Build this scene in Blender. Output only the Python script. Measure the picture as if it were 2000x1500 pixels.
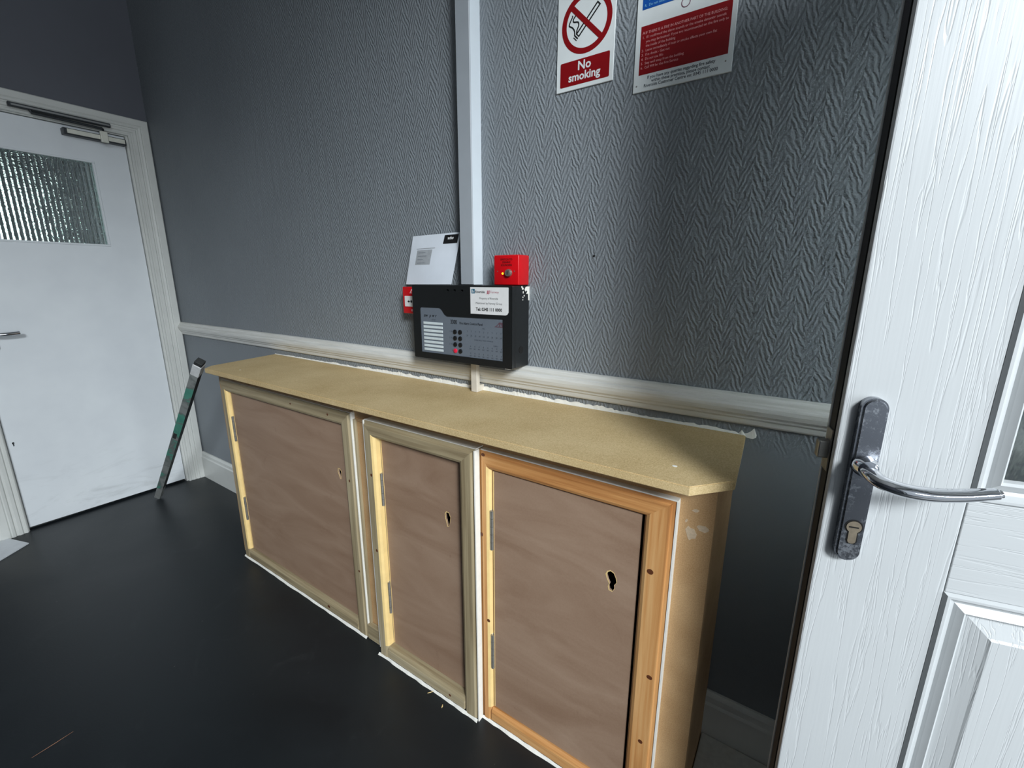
import bpy, bmesh, math, random
from mathutils import Vector, Matrix
from mathutils.geometry import tessellate_polygon

random.seed(7)
PI = math.pi
for o in list(bpy.data.objects):
    bpy.data.objects.remove(o)
S = bpy.context.scene
COL = S.collection

# ------------------------------------------------------------------ camera
def make_camera():
    yaw, p, r = -0.589203738, 0.231409654, -0.00325601586
    f = Vector((math.sin(yaw) * math.cos(p), math.cos(yaw) * math.cos(p), -math.sin(p)))
    rt = f.cross(Vector((0, 0, 1))).normalized()
    dn = f.cross(rt)
    R = math.cos(r) * rt + math.sin(r) * dn
    D = -math.sin(r) * rt + math.cos(r) * dn
    cam = bpy.data.cameras.new('camera')
    cam.sensor_width = 36
    cam.lens = 36 * 857.988 / 2000
    cam.clip_start = 0.02
    o = bpy.data.objects.new('camera', cam)
    M = Matrix(((R.x, -D.x, -f.x), (R.y, -D.y, -f.y), (R.z, -D.z, -f.z))).to_4x4()
    M.translation = Vector((0, 0, 1.22))
    o.matrix_world = M
    COL.objects.link(o)
    S.camera = o
make_camera()

# ------------------------------------------------------------------ world, lights, exposure
W = bpy.data.worlds.new('sky')
S.world = W
W.use_nodes = True
bg = W.node_tree.nodes['Background']
bg.inputs[0].default_value = (0.80, 0.90, 1.0, 1)
bg.inputs[1].default_value = 0.5

def area(name, loc, rot, sx, sy, power, color):
    l = bpy.data.lights.new(name, 'AREA')
    l.shape = 'RECTANGLE'
    l.size, l.size_y = sx, sy
    l.energy = power
    l.color = color
    o = bpy.data.objects.new(name, l)
    o.location = loc
    o.rotation_euler = rot
    COL.objects.link(o)
    return o
# overcast daylight coming in through the open entrance (right), its unseen opening enlarged for it
def aim(frm, to):
    return (Vector(to) - Vector(frm)).to_track_quat('-Z', 'Z').to_euler()
p = (4.2, -2.9, 4.1)
area('doorway_daylight', p, aim(p, (-0.8, 1.0, 1.2)), 1.5, 1.4, 430, (0.90, 0.96, 1.0))
p = (3.2, -0.35, 1.5)
area('doorway_low_daylight', p, aim(p, (-3.0, 0.3, 1.0)), 1.6, 2.0, 42, (0.90, 0.96, 1.0))

S.view_settings.view_transform = 'Standard'
S.view_settings.look = 'None'
S.view_settings.gamma = 1
S.view_settings.use_curve_mapping = False
S.view_settings.exposure = 0.36

# ------------------------------------------------------------------ materials
def srgb(r, g, b):
    def c(v):
        v /= 255
        return v / 12.92 if v <= 0.04045 else ((v + 0.055) / 1.055) ** 2.4
    return (c(r), c(g), c(b), 1)

class NT:
    def __init__(s, name):
        s.m = bpy.data.materials.new(name)
        s.m.use_nodes = True
        s.t = s.m.node_tree
        s.p = s.t.nodes['Principled BSDF']
        s.tc = None
    def n(s, typ, **kw):
        nd = s.t.nodes.new(typ)
        for k, v in kw.items():
            setattr(nd, k, v)
        return nd
    def l(s, a, b):
        s.t.links.new(a, b)
    def coord(s, scale=(1, 1, 1), rot=(0, 0, 0)):
        if not s.tc:
            s.tc = s.n('ShaderNodeTexCoord')
        mp = s.n('ShaderNodeMapping')
        mp.inputs['Scale'].default_value = scale
        mp.inputs['Rotation'].default_value = rot
        s.l(s.tc.outputs['Object'], mp.inputs['Vector'])
        return mp.outputs[0]
    def noise(s, scale, detail=3, rough=0.55, vec=None, dist=0.0):
        nd = s.n('ShaderNodeTexNoise')
        nd.inputs['Scale'].default_value = scale
        nd.inputs['Detail'].default_value = detail
        nd.inputs['Roughness'].default_value = rough
        nd.inputs['Distortion'].default_value = dist
        s.l(vec if vec is not None else s.coord(), nd.inputs['Vector'])
        return nd.outputs['Fac']
    def ramp(s, fac, stops):
        r = s.n('ShaderNodeValToRGB')
        e = r.color_ramp.elements
        e[0].position, e[0].color = stops[0]
        e[1].position, e[1].color = stops[-1]
        for pos, c in stops[1:-1]:
            x = e.new(pos)
            x.color = c
        s.l(fac, r.inputs[0])
        return r.outputs[0]
    def math(s, op, a, b=None, c=None):
        m = s.n('ShaderNodeMath', operation=op)
        for i, v in enumerate((a, b, c)):
            if v is None:
                continue
            if isinstance(v, (int, float)):
                m.inputs[i].default_value = v
            else:
                s.l(v, m.inputs[i])
        return m.outputs[0]
    def mix(s, fac, a, b):
        m = s.n('ShaderNodeMix', data_type='RGBA')
        for i, v in ((0, fac), (6, a), (7, b)):
            if isinstance(v, (int, float)):
                m.inputs[i].default_value = v
            elif isinstance(v, tuple):
                m.inputs[i].default_value = v
            else:
                s.l(v, m.inputs[i])
        return m.outputs[2]
    def bump(s, h, strength, dist):
        b = s.n('ShaderNodeBump')
        b.inputs['Strength'].default_value = strength
        b.inputs['Distance'].default_value = dist
        s.l(h, b.inputs['Height'])
        s.l(b.outputs[0], s.p.inputs['Normal'])
    def set(s, color=None, rough=None, metal=None, spec=None):
        if color is not None:
            if isinstance(color, tuple):
                s.p.inputs['Base Color'].default_value = color
            else:
                s.l(color, s.p.inputs['Base Color'])
        if rough is not None:
            if isinstance(rough, (int, float)):
                s.p.inputs['Roughness'].default_value = rough
            else:
                s.l(rough, s.p.inputs['Roughness'])
        if metal is not None:
            s.p.inputs['Metallic'].default_value = metal
        if spec is not None:
            s.p.inputs['Specular IOR Level'].default_value = spec
        return s.m

def plain(name, c, rough=0.5, metal=0.0, var=0.06, scale=40, bump=0.0, spec=None):
    t = NT(name)
    a = tuple(min(1, v * (1 - var)) for v in c[:3]) + (1,)
    b = tuple(min(1, v * (1 + var)) for v in c[:3]) + (1,)
    f = t.noise(scale)
    t.set(t.ramp(f, [(0.3, a), (0.7, b)]), rough, metal, spec)
    if bump:
        t.bump(f, bump, 0.002)
    return t.m

def wood(name, dark, mid, light, axis, rough=0.55):
    """straight-grained timber, grain running along axis (0 x, 2 z)"""
    t = NT(name)
    sc = [95, 95, 95]
    sc[axis] = 3.0
    v = t.coord(tuple(sc))
    f = t.noise(1.0, 4, 0.6, v, 0.4)
    sc2 = [14, 14, 14]
    sc2[axis] = 1.6
    g = t.noise(1.0, 2, 0.5, t.coord(tuple(sc2)))
    fg = t.math('ADD', t.math('MULTIPLY', f, 0.5), t.math('MULTIPLY', g, 0.5))
    t.set(t.ramp(fg, [(0.34, dark), (0.5, mid), (0.66, light)]), rough)
    t.bump(f, 0.12, 0.0015)
    return t.m

def wallpaper(name, c):
    t = NT(name)
    sep = t.n('ShaderNodeSeparateXYZ')
    t.l(t.coord(), sep.inputs[0])
    nz = t.noise(26, 3, 0.6)
    fine = t.noise(240, 2, 0.6)
    x = t.math('ADD', sep.outputs[0], t.math('MULTIPLY', t.math('SUBTRACT', nz, 0.5), 0.022))
    tri = t.math('PINGPONG', x, 0.026)
    val = t.math('ADD', sep.outputs[2], t.math('MULTIPLY', tri, -2.3))
    val = t.math('ADD', val, t.math('MULTIPLY', t.math('SUBTRACT', fine, 0.5), 0.012))
    s1 = t.math('SINE', t.math('MULTIPLY', val, 2 * PI / 0.0225))
    brk = t.noise(1.0, 3, 0.6, t.coord((110, 110, 34)))
    h = t.math('MULTIPLY', t.math('MULTIPLY_ADD', s1, 0.5, 0.5), t.math('MULTIPLY_ADD', brk, 1.5, -0.15))
    h = t.math('ADD', h, t.math('MULTIPLY', fine, 0.25))
    up = t.ramp(sep.outputs[2], [(0.84, (0.06, 0.06, 0.06, 1)), (0.90, (1, 1, 1, 1))])
    h = t.math('MULTIPLY', h, up)   # below the dado rail the wall is plain paint
    big = t.noise(2.2, 2)
    a = tuple(v * 0.95 for v in c[:3]) + (1,)
    b = tuple(v * 1.05 for v in c[:3]) + (1,)
    t.set(t.ramp(big, [(0.3, a), (0.7, b)]), 0.55, 0, 0.35)
    t.bump(h, 0.78, 0.0028)
    return t.m

M = {}
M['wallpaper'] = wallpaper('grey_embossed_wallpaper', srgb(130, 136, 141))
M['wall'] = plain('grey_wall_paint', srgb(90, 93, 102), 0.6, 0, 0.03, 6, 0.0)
M['ceiling'] = plain('white_ceiling_paint', srgb(225, 225, 222), 0.8)
M['gloss'] = plain('white_gloss_paint', srgb(212, 214, 210), 0.35, 0, 0.03, 12, 0.02)
M['brushed_gloss'] = None
t = NT('brush_marked_white_gloss')
f = t.noise(1.0, 4, 0.65, t.coord((6, 130, 130)))
t.set(t.ramp(f, [(0.3, srgb(200, 199, 192)), (0.7, srgb(224, 224, 220))]), 0.38)
t.bump(f, 0.25, 0.0015)
M['brushed_gloss'] = t.m
t = NT('white_painted_door')
f = t.noise(5)
sep = t.n('ShaderNodeSeparateXYZ')
t.l(t.coord(), sep.inputs[0])
low = t.ramp(sep.outputs[2], [(0.0, (1, 1, 1, 1)), (0.42, (0, 0, 0, 1))])
scuff = t.ramp(t.noise(1.0, 4, 0.7, t.coord((3, 4, 14)), 1.0), [(0.52, (0, 0, 0, 1)), (0.75, (1, 1, 1, 1))])
t.set(t.mix(t.math('MULTIPLY', t.math('MULTIPLY', low, scuff), 0.45), t.ramp(f, [(0.3, srgb(222, 227, 231)), (0.7, srgb(230, 235, 238))]), srgb(168, 172, 172)), 0.5)
M['door_paint'] = t.m
M['pvc'] = plain('white_plastic_trunking', srgb(214, 222, 228), 0.35, 0, 0.02, 20)
M['old_pvc'] = plain('dirty_white_plastic', srgb(212, 205, 192), 0.45, 0, 0.05, 40)

t = NT('dark_vinyl_floor')
f1 = t.noise(2.4, 4, 0.6, None, 0.6)
f2 = t.noise(160, 2, 0.6)
f3 = t.noise(7.0, 5, 0.7, None, 1.2)
base = t.ramp(f1, [(0.3, srgb(20, 25, 29)), (0.75, srgb(28, 34, 38))])
dust = t.ramp(f3, [(0.60, (0, 0, 0, 1)), (0.85, (1, 1, 1, 1))])
vor = t.n('ShaderNodeTexVoronoi', feature='F1')
vor.inputs['Scale'].default_value = 30
t.l(t.coord((1, 0.7, 1)), vor.inputs['Vector'])
speck = t.ramp(vor.outputs['Distance'], [(0.0, (1, 1, 1, 1)), (0.055, (0, 0, 0, 1))])
pick = t.ramp(t.noise(23, 1), [(0.56, (0, 0, 0, 1)), (0.6, (1, 1, 1, 1))])
c = t.mix(t.math('MULTIPLY', dust, 0.16), base, srgb(84, 88, 90))
c = t.mix(t.math('MULTIPLY', t.math('MULTIPLY', speck, pick), 0.4), c, srgb(170, 168, 160))
t.set(c, t.math('MULTIPLY_ADD', f1, 0.25, 0.30), 0, 0.45)
t.bump(f2, 0.15, 0.001)
M['floor'] = t.m

t = NT('raw_mdf_board')
f = t.noise(420, 3, 0.7)
g = t.noise(5, 3)
c = t.ramp(t.math('ADD', t.math('MULTIPLY', f, 0.7), t.math('MULTIPLY', g, 0.3)),
           [(0.35, srgb(178, 150, 104)), (0.5, srgb(203, 178, 131)), (0.65, srgb(221, 198, 154))])
t.set(c, 0.62, 0, 0.3)
M['mdf'] = t.m
t = NT('brown_mdf_board')
f = t.noise(420, 3, 0.7)
g = t.noise(9, 3)
c = t.ramp(t.math('ADD', t.math('MULTIPLY', f, 0.6), t.math('MULTIPLY', g, 0.4)),
           [(0.35, srgb(170, 132, 90)), (0.65, srgb(206, 170, 126))])
t.set(c, 0.6, 0, 0.3)
M['mdf_front'] = t.m
pale = (srgb(132, 116, 88), srgb(165, 150, 119), srgb(190, 176, 146))  # greyer than the orange pine, partly its own tone, partly painted lighting
oran = (srgb(160, 100, 50), srgb(203, 146, 88), srgb(222, 175, 118))
M['pine_x'] = wood('pale_pine_along_x', *pale, 0)
M['pine_z'] = wood('pale_pine_along_z', *pale, 2)
M['orange_x'] = wood('orange_pine_along_x', *oran, 0)
M['orange_z'] = wood('orange_pine_along_z', *oran, 2)
M['cut_and_lit_pine'] = plain('bare_and_lit_pine', srgb(236, 205, 140), 0.55, 0, 0.06, 30)  # bare wood of chips and splinters, also painted light on the left reveals

t = NT('brown_plywood')
f = t.noise(1.0, 4, 0.6, t.coord((2.2, 2.2, 9)), 1.4)
g = t.noise(260, 2, 0.6)
s = t.noise(6, 4, 0.7, None, 1.0)
c = t.ramp(t.math('ADD', t.math('MULTIPLY', f, 0.8), t.math('MULTIPLY', g, 0.2)),
           [(0.30, srgb(142, 114, 93)), (0.5, srgb(155, 128, 107)), (0.72, srgb(167, 141, 120))])
c = t.mix(t.ramp(s, [(0.66, (0, 0, 0, 1)), (0.8, (0.45, 0.45, 0.45, 1))]), c, srgb(112, 80, 60))
t.set(c, 0.55, 0, 0.35)
M['ply'] = t.m
M['knot'] = plain('dark_pine_knot', srgb(92, 48, 22), 0.6, 0, 0.2, 200)
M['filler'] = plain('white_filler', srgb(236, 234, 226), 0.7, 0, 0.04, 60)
M['steel'] = plain('worn_steel', srgb(158, 155, 148), 0.35, 0.7, 0.1, 60)
M['black_hole'] = plain('black_void', srgb(8, 8, 8), 0.9)
M['black'] = plain('black_plastic_case', srgb(24, 26, 27), 0.42, 0, 0.08, 120, 0.05)
M['gasket'] = plain('black_rubber_gasket', srgb(12, 12, 12), 0.6)
M['edge_beige'] = plain('grey_beige_slab_edge', srgb(150, 146, 134), 0.6)
M['membrane'] = plain('blue_grey_membrane', srgb(104, 112, 122), 0.4, 0, 0.03, 30)
M['label'] = plain('white_printed_label', srgb(226, 226, 226), 0.45, 0, 0.03, 60)
M['slot'] = plain('white_text_strip', srgb(205, 215, 218), 0.4)
M['ink'] = plain('black_ink', srgb(16, 17, 19), 0.5)
M['grey_ink'] = plain('grey_ink', srgb(62, 68, 78), 0.5)
M['pale_ink'] = plain('faded_grey_print', srgb(160, 164, 168), 0.6, 0, 0.08, 90)
M['red_ink'] = plain('sign_red', srgb(132, 5, 14), 0.35, 0, 0.03)
M['pink_ink'] = plain('pink_white_print', srgb(226, 160, 162), 0.4)
M['purple_ink'] = plain('dull_purple_print', srgb(110, 66, 84), 0.4)
M['blue_ink'] = plain('sign_blue', srgb(10, 78, 160), 0.35)
M['cyan_ink'] = plain('pale_cyan_print', srgb(130, 190, 225), 0.4)
M['teal_ink'] = plain('teal_print', srgb(40, 100, 125), 0.4)
M['rose_ink'] = plain('faded_rose_print', srgb(170, 90, 105), 0.4)
M['sign'] = plain('white_plastic_sign', srgb(222, 227, 227), 0.35, 0, 0.02)
M['paper'] = plain('white_paper', srgb(214, 220, 228), 0.7, 0, 0.04, 14)
M['red'] = plain('red_plastic', srgb(205, 12, 22), 0.35, 0, 0.04)
M['red_button'] = plain('red_button', srgb(225, 40, 70), 0.3)
M['black_paper'] = plain('black_paper', srgb(14, 14, 15), 0.6)
M['mat'] = plain('pale_grey_mat', srgb(206, 206, 200), 0.85, 0, 0.08, 70, 0.1)
M['sheet'] = plain('white_floor_board', srgb(216, 220, 224), 0.6, 0, 0.05, 30)
M['closer'] = plain('dark_metal_and_shade', srgb(52, 56, 60), 0.4, 0.3)
M['closer_pale'] = plain('pale_metal_and_lit_front', srgb(220, 220, 208), 0.4, 0.0)
t = NT('lit_yellow_led')
t.set(srgb(255, 200, 40), 0.4)
t.p.inputs['Emission Color'].default_value = srgb(255, 190, 30)
t.p.inputs['Emission Strength'].default_value = 2.0
M['led'] = t.m

t = NT('teal_paint_worn_off_metal')
f = t.noise(1.0, 4, 0.65, t.coord((9, 9, 9)), 0.5)
t.set(t.ramp(f, [(0.42, srgb(140, 144, 142)), (0.52, srgb(108, 114, 112)), (0.57, srgb(84, 150, 132)), (0.75, srgb(62, 132, 116))]), 0.45, 0.1)
M['level'] = t.m
M['level_dark'] = plain('dark_grimy_metal', srgb(44, 46, 46), 0.6, 0.0, 0.25, 40)
M['level_cap'] = plain('pale_grey_end_cap', srgb(206, 208, 208), 0.5, 0, 0.1, 80)

t = NT('pitted_chrome')
f = t.noise(150, 4, 0.75)
g = t.noise(14, 3, 0.6)
sp = t.math('MULTIPLY', f, t.math('ADD', g, 0.35))
mask = t.ramp(sp, [(0.40, (0, 0, 0, 1)), (0.52, (1, 1, 1, 1))])
t.set(t.mix(mask, srgb(140, 143, 150), srgb(176, 180, 186)), t.math('MULTIPLY_ADD', mask, 0.16, 0.26), 1.0)
M['pitted'] = t.m
t = NT('polished_chrome')
t.set(t.ramp(t.noise(5), [(0.3, srgb(196, 198, 202)), (0.7, srgb(206, 208, 212))]), 0.06, 1.0)
M['chrome'] = t.m
M['brass'] = plain('dull_brass_cylinder', srgb(150, 138, 120), 0.4, 0.6, 0.15, 150)

def grain_door(name, axis):
    """moulded wood-grain relief of a white composite door; grain along axis"""
    t = NT(name)
    sc = [60, 60, 60]
    sc[axis] = 2.4
    v = t.coord(tuple(sc))
    f = t.noise(1.0, 3, 0.6, v, 0.3)
    sc2 = [230, 230, 230]
    sc2[axis] = 9
    g = t.noise(1.0, 2, 0.6, t.coord(tuple(sc2)))
    crack = t.math('ABSOLUTE', t.math('SUBTRACT', f, 0.5))
    line = t.ramp(crack, [(0.0, (0, 0, 0, 1)), (0.022, (1, 1, 1, 1))])
    h = t.math('ADD', t.math('MULTIPLY', line, 0.8), t.math('MULTIPLY', g, 0.35))
    t.set(t.ramp(t.noise(3), [(0.3, srgb(186, 189, 190)), (0.7, srgb(193, 196, 197))]), 0.38, 0, 0.4)
    t.bump(h, 0.32, 0.0012)
    return t.m
M['grain_z'] = grain_door('white_grain_upright', 2)
M['grain_x'] = grain_door('white_grain_level', 0)

def glass(name, c, rough, bscale=None, dist=0.002):
    t = NT(name)
    t.set(t.ramp(t.noise(6), [(0.3, c), (0.7, tuple(min(1, v * 1.05) for v in c[:3]) + (1,))]), rough)
    t.p.inputs['Transmission Weight'].default_value = 1.0
    t.p.inputs['IOR'].default_value = 1.45
    if bscale:
        t.bump(t.noise(1.0, 2, 0.6, t.coord(bscale)), 0.6, dist)
    return t.m
M['reeded'] = glass('reeded_obscure_glass', srgb(214, 232, 226), 0.10, (60, 90, 130), 0.004)
M['obscure'] = glass('dimpled_obscure_glass', srgb(215, 222, 222), 0.25, (160, 160, 40), 0.003)
t = NT('added_landing_glow')  # emission for the pane added behind the inner door
t.set(srgb(230, 240, 240), 0.4)
t.p.inputs['Emission Color'].default_value = (0.85, 0.98, 1.0, 1)
t.p.inputs['Emission Strength'].default_value = 3.2
M['added_glow'] = t.m

# ------------------------------------------------------------------ mesh helpers
def bm_new():
    return bmesh.new()

def box(bm, x0, x1, y0, y1, z0, z1, bev=0.0, seg=2):
    vs = [bm.verts.new((x, y, z)) for x in (x0, x1) for y in (y0, y1) for z in (z0, z1)]
    q = [(0, 1, 3, 2), (4, 6, 7, 5), (0, 4, 5, 1), (2, 3, 7, 6), (0, 2, 6, 4), (1, 5, 7, 3)]
    fs = [bm.faces.new([vs[i] for i in a]) for a in q]
    if bev:
        es = list({e for f in fs for e in f.edges})
        bmesh.ops.bevel(bm, geom=es, offset=bev, segments=seg, affect='EDGES', profile=0.5)
    return bm

def plate(bm, outer, holes, to3, depth):
    """flat plate with holes: outer/holes 2D loops; to3(u,v,d) maps to space; extruded from d=0 to depth"""
    loops = [outer] + list(holes)
    tris = tessellate_polygon([[Vector((u, v, 0)) for u, v in l] for l in loops])
    flat = [p for l in loops for p in l]
    a = [bm.verts.new(to3(u, v, 0)) for u, v in flat]
    b = [bm.verts.new(to3(u, v, depth)) for u, v in flat]
    for t in tris:
        for vs in ((a[t[0]], a[t[1]], a[t[2]]), (b[t[2]], b[t[1]], b[t[0]])):
            try:
                bm.faces.new(vs)
            except ValueError:
                pass
    k = 0
    for l in loops:
        n = len(l)
        for i in range(n):
            j = (i + 1) % n
            bm.faces.new((a[k + i], a[k + j], b[k + j], b[k + i]))
        k += n
    bmesh.ops.recalc_face_normals(bm, faces=bm.faces[:])
    return bm

def XZ(y, s=1):
    return lambda u, v, d: (u, y + s * d, v)
def YZ(x, s=1):
    return lambda u, v, d: (x + s * d, u, v)
def XY(z, s=1):
    return lambda u, v, d: (u, v, z + s * d)

def rect(u0, u1, v0, v1):
    return [(u0, v0), (u1, v0), (u1, v1), (u0, v1)]

def rrect(u0, u1, v0, v1, r, n=4):
    out = []
    for cx, cy, a0 in ((u1 - r, v0 + r, -90), (u1 - r, v1 - r, 0), (u0 + r, v1 - r, 90), (u0 + r, v0 + r, 180)):
        for i in range(n + 1):
            a = math.radians(a0 + 90 * i / n)
            out.append((cx + r * math.cos(a), cy + r * math.sin(a)))
    return out

def circ(cx, cy, rx, ry=None, n=24, a0=0.0):
    ry = ry or rx
    return [(cx + rx * math.cos(a0 + 2 * PI * i / n), cy + ry * math.sin(a0 + 2 * PI * i / n)) for i in range(n)]

def sweep(bm, pa, pb, prof):
    """straight extrusion between two end frames: pa(u,h), pb(u,h) give points for profile coordinates"""
    a = [bm.verts.new(pa(u, h)) for u, h in prof]
    b = [bm.verts.new(pb(u, h)) for u, h in prof]
    n = len(prof)
    for i in range(n):
        j = (i + 1) % n
        bm.faces.new((a[i], a[j], b[j], b[i]))
    bm.faces.new(a[::-1])
    bm.faces.new(b)
    bmesh.ops.recalc_face_normals(bm, faces=bm.faces[:])
    return bm

def tube(bm, pts, radii, n=14, flat=1.0, up=Vector((0, 0, 1)), caps=True):
    pts = [Vector(p) for p in pts]
    rings = []
    for i, p in enumerate(pts):
        d = (pts[min(i + 1, len(pts) - 1)] - pts[max(i - 1, 0)]).normalized()
        s = d.cross(up)
        if s.length < 1e-4:
            s = d.cross(Vector((1, 0, 0)))
        s.normalize()
        w = s.cross(d).normalized()
        r = radii[i] if isinstance(radii, (list, tuple)) else radii
        rings.append([bm.verts.new(p + s * (r * math.cos(2 * PI * k / n)) + w * (r * flat * math.sin(2 * PI * k / n))) for k in range(n)])
    for a, b in zip(rings, rings[1:]):
        for k in range(n):
            j = (k + 1) % n
            bm.faces.new((a[k], a[j], b[j], b[k]))
    if caps:
        bm.faces.new(rings[0][::-1])
        bm.faces.new(rings[-1])
    bmesh.ops.recalc_face_normals(bm, faces=bm.faces[:])
    return bm

def spline(pts, per=8):
    P = [Vector(p) for p in pts]
    P = [2 * P[0] - P[1]] + P + [2 * P[-1] - P[-2]]
    out = []
    for i in range(1, len(P) - 2):
        for k in range(per):
            t = k / per
            a, b, c, d = P[i - 1], P[i], P[i + 1], P[i + 2]
            out.append(0.5 * ((2 * b) + (-a + c) * t + (2 * a - 5 * b + 4 * c - d) * t * t + (-a + 3 * b - 3 * c + d) * t ** 3))
    out.append(P[-2])
    return out

def smooth(bm, ang=0.6):
    for f in bm.faces:
        f.smooth = True
    for e in bm.edges:
        if len(e.link_faces) == 2 and e.calc_face_angle(0) > ang:
            e.smooth = False

ORIG = {}
def origin_of(o):
    return ORIG.get(o.name, Vector((0, 0, 0)))

def obj(name, bm, mat, parent=None, base=None, local=False, sm=False):
    """link bm as ONE mesh object. World coordinates unless local; children are re-based on their thing."""
    if sm:
        smooth(bm)
    me = bpy.data.meshes.new(name)
    if parent is not None:
        off = Vector((0, 0, 0)) if local else origin_of(parent)
    else:
        off = Vector(base) if base else Vector((0, 0, 0))
    if off.length and not local:
        bmesh.ops.translate(bm, verts=bm.verts[:], vec=-off)
    bm.normal_update()
    bm.to_mesh(me)
    bm.free()
    mats = mat if isinstance(mat, (list, tuple)) else [mat]
    for m in mats:
        me.materials.append(m)
    o = bpy.data.objects.new(name, me)
    COL.objects.link(o)
    if parent is not None:
        o.parent = parent
        ORIG[o.name] = off
    else:
        o.location = off
        ORIG[o.name] = off
    return o

def thing(name, label, cat, loc, rz=0.0, group=None, kind=None):
    o = bpy.data.objects.new(name, None)
    o.empty_display_size = 0.05
    COL.objects.link(o)
    o.location = loc
    o.rotation_euler = (0, 0, rz)
    ORIG[o.name] = Vector(loc)
    tag(o, label, cat, group, kind)
    return o

def tag(o, label, cat, group=None, kind=None):
    o['label'] = label
    o['category'] = cat
    if group:
        o['group'] = group
    if kind:
        o['kind'] = kind
    return o

def add_text(bm, s, size, to3, align='LEFT', bold=0.0, shear=0.0, sx=1.0, rot=0.0):
    """flat lettering added to bm; to3(u,v,d)"""
    cu = bpy.data.curves.new('lettering', 'FONT')
    cu.body = s
    cu.size = size
    cu.align_x = align
    cu.offset = bold
    cu.shear = shear
    cu.resolution_u = 2
    o = bpy.data.objects.new('lettering', cu)
    COL.objects.link(o)
    dg = bpy.context.evaluated_depsgraph_get()
    me = o.evaluated_get(dg).to_mesh()
    ca, sa = math.cos(rot), math.sin(rot)
    vs = []
    for v in me.vertices:
        u, w = v.co.x * sx, v.co.y
        vs.append(bm.verts.new(to3(u * ca - w * sa, u * sa + w * ca, 0)))
    for p in me.polygons:
        try:
            bm.faces.new([vs[i] for i in p.vertices])
        except ValueError:
            pass
    o.evaluated_get(dg).to_mesh_clear()
    bpy.data.objects.remove(o)
    bpy.data.curves.remove(cu)

def at(x, y, z):
    return lambda u, v, d: (x + u, y - d, z + v)

# ------------------------------------------------------------------ room shell
YW = 1.08          # main wall face
XL = -3.08         # left wall face
XR = 0.98          # entrance wall face
YB = -1.95
HC = 2.9

bm = bm_new(); box(bm, -4.9, 1.9, -2.6, 1.3, -0.12, 0.0)
o = obj('floor', bm, M['floor']); tag(o, 'dark charcoal vinyl floor with dust specks', 'floor', kind='structure')
bm = bm_new(); box(bm, -4.9, 1.25, -2.2, 1.3, HC, HC + 0.1)
o = obj('ceiling', bm, M['ceiling']); tag(o, 'white ceiling above the hallway', 'ceiling', kind='structure')

bm = bm_new(); box(bm, XL - 0.12, XR + 0.25, YW, YW + 0.14, 0, HC)
wall_back = obj('wall_back', bm, M['wallpaper']); tag(wall_back, 'grey wall with embossed chevron wallpaper', 'wall', kind='structure')
bm = bm_new(); plate(bm, circ(-0.473, 1.281, 0.0032, n=10), [], XZ(YW - 0.0004), 0.0006)
obj('nail_hole', bm, M['black_hole'], wall_back)

bm = bm_new()
DO = (0.285, 0.985, 0.0, 1.955)   # inner door opening y0 y1 z0 z1
plate(bm, rect(YB, YW, 0, HC), [], YZ(XL, -1), 0.12) if False else None
box(bm, XL - 0.12, XL, YB, DO[0], 0, HC)
box(bm, XL - 0.12, XL, DO[1], YW, 0, HC)
box(bm, XL - 0.12, XL, DO[0], DO[1], DO[3], HC)
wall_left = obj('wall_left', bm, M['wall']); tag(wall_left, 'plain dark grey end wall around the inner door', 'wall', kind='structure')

bm = bm_new()
box(bm, XR, XR + 0.25, YB, -1.90, 0, HC)
box(bm, XR, XR + 0.25, 0.88, YW, 0, HC)
box(bm, XR, XR + 0.25, -1.90, 0.88, 2.84, HC)  # unseen opening made wider and taller than a doorway for the light
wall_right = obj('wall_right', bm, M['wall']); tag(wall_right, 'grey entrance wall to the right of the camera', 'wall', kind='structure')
bm = bm_new()
box(bm, XR + 0.03, XR + 0.10, -1.90, 0.88, 2.81, 2.84)
box(bm, XR + 0.03, XR + 0.10, -1.90, -1.85, 0, 2.84)
box(bm, XR + 0.03, XR + 0.10, 0.85, 0.88, 0, 2.84)
o = obj('trim_3', bm, M['gloss']); tag(o, 'white outer frame of the entrance doorway', 'door frame', kind='structure')

bm = bm_new()
box(bm, XL, XR, YB - 0.12, YB, 0, HC)
o = obj('wall_front', bm, M['wall']); tag(o, 'plain grey wall behind the camera', 'wall', kind='structure')

# landing seen through the inner door's glass
bm = bm_new()
box(bm, -4.85, -4.75, -2.1, 1.3, 0, HC)
box(bm, -4.75, XL - 0.12, YW + 0.10, YW + 0.2, 0, HC)
box(bm, -4.75, XL - 0.12, -0.9, -0.8, 0, HC)
o = obj('wall_landing', bm, M['wall']); tag(o, 'dark walls of the landing behind the inner door', 'wall', kind='structure')
bm = bm_new(); box(bm, -4.75, -4.73, 0.05, 0.66, 1.05, 2.15)  # glowing pane added to brighten the inner door's glass
o = obj('added_glow_pane', bm, M['added_glow']); tag(o, 'added window seen blurred through reeded glass', 'glow', kind='structure')

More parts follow.
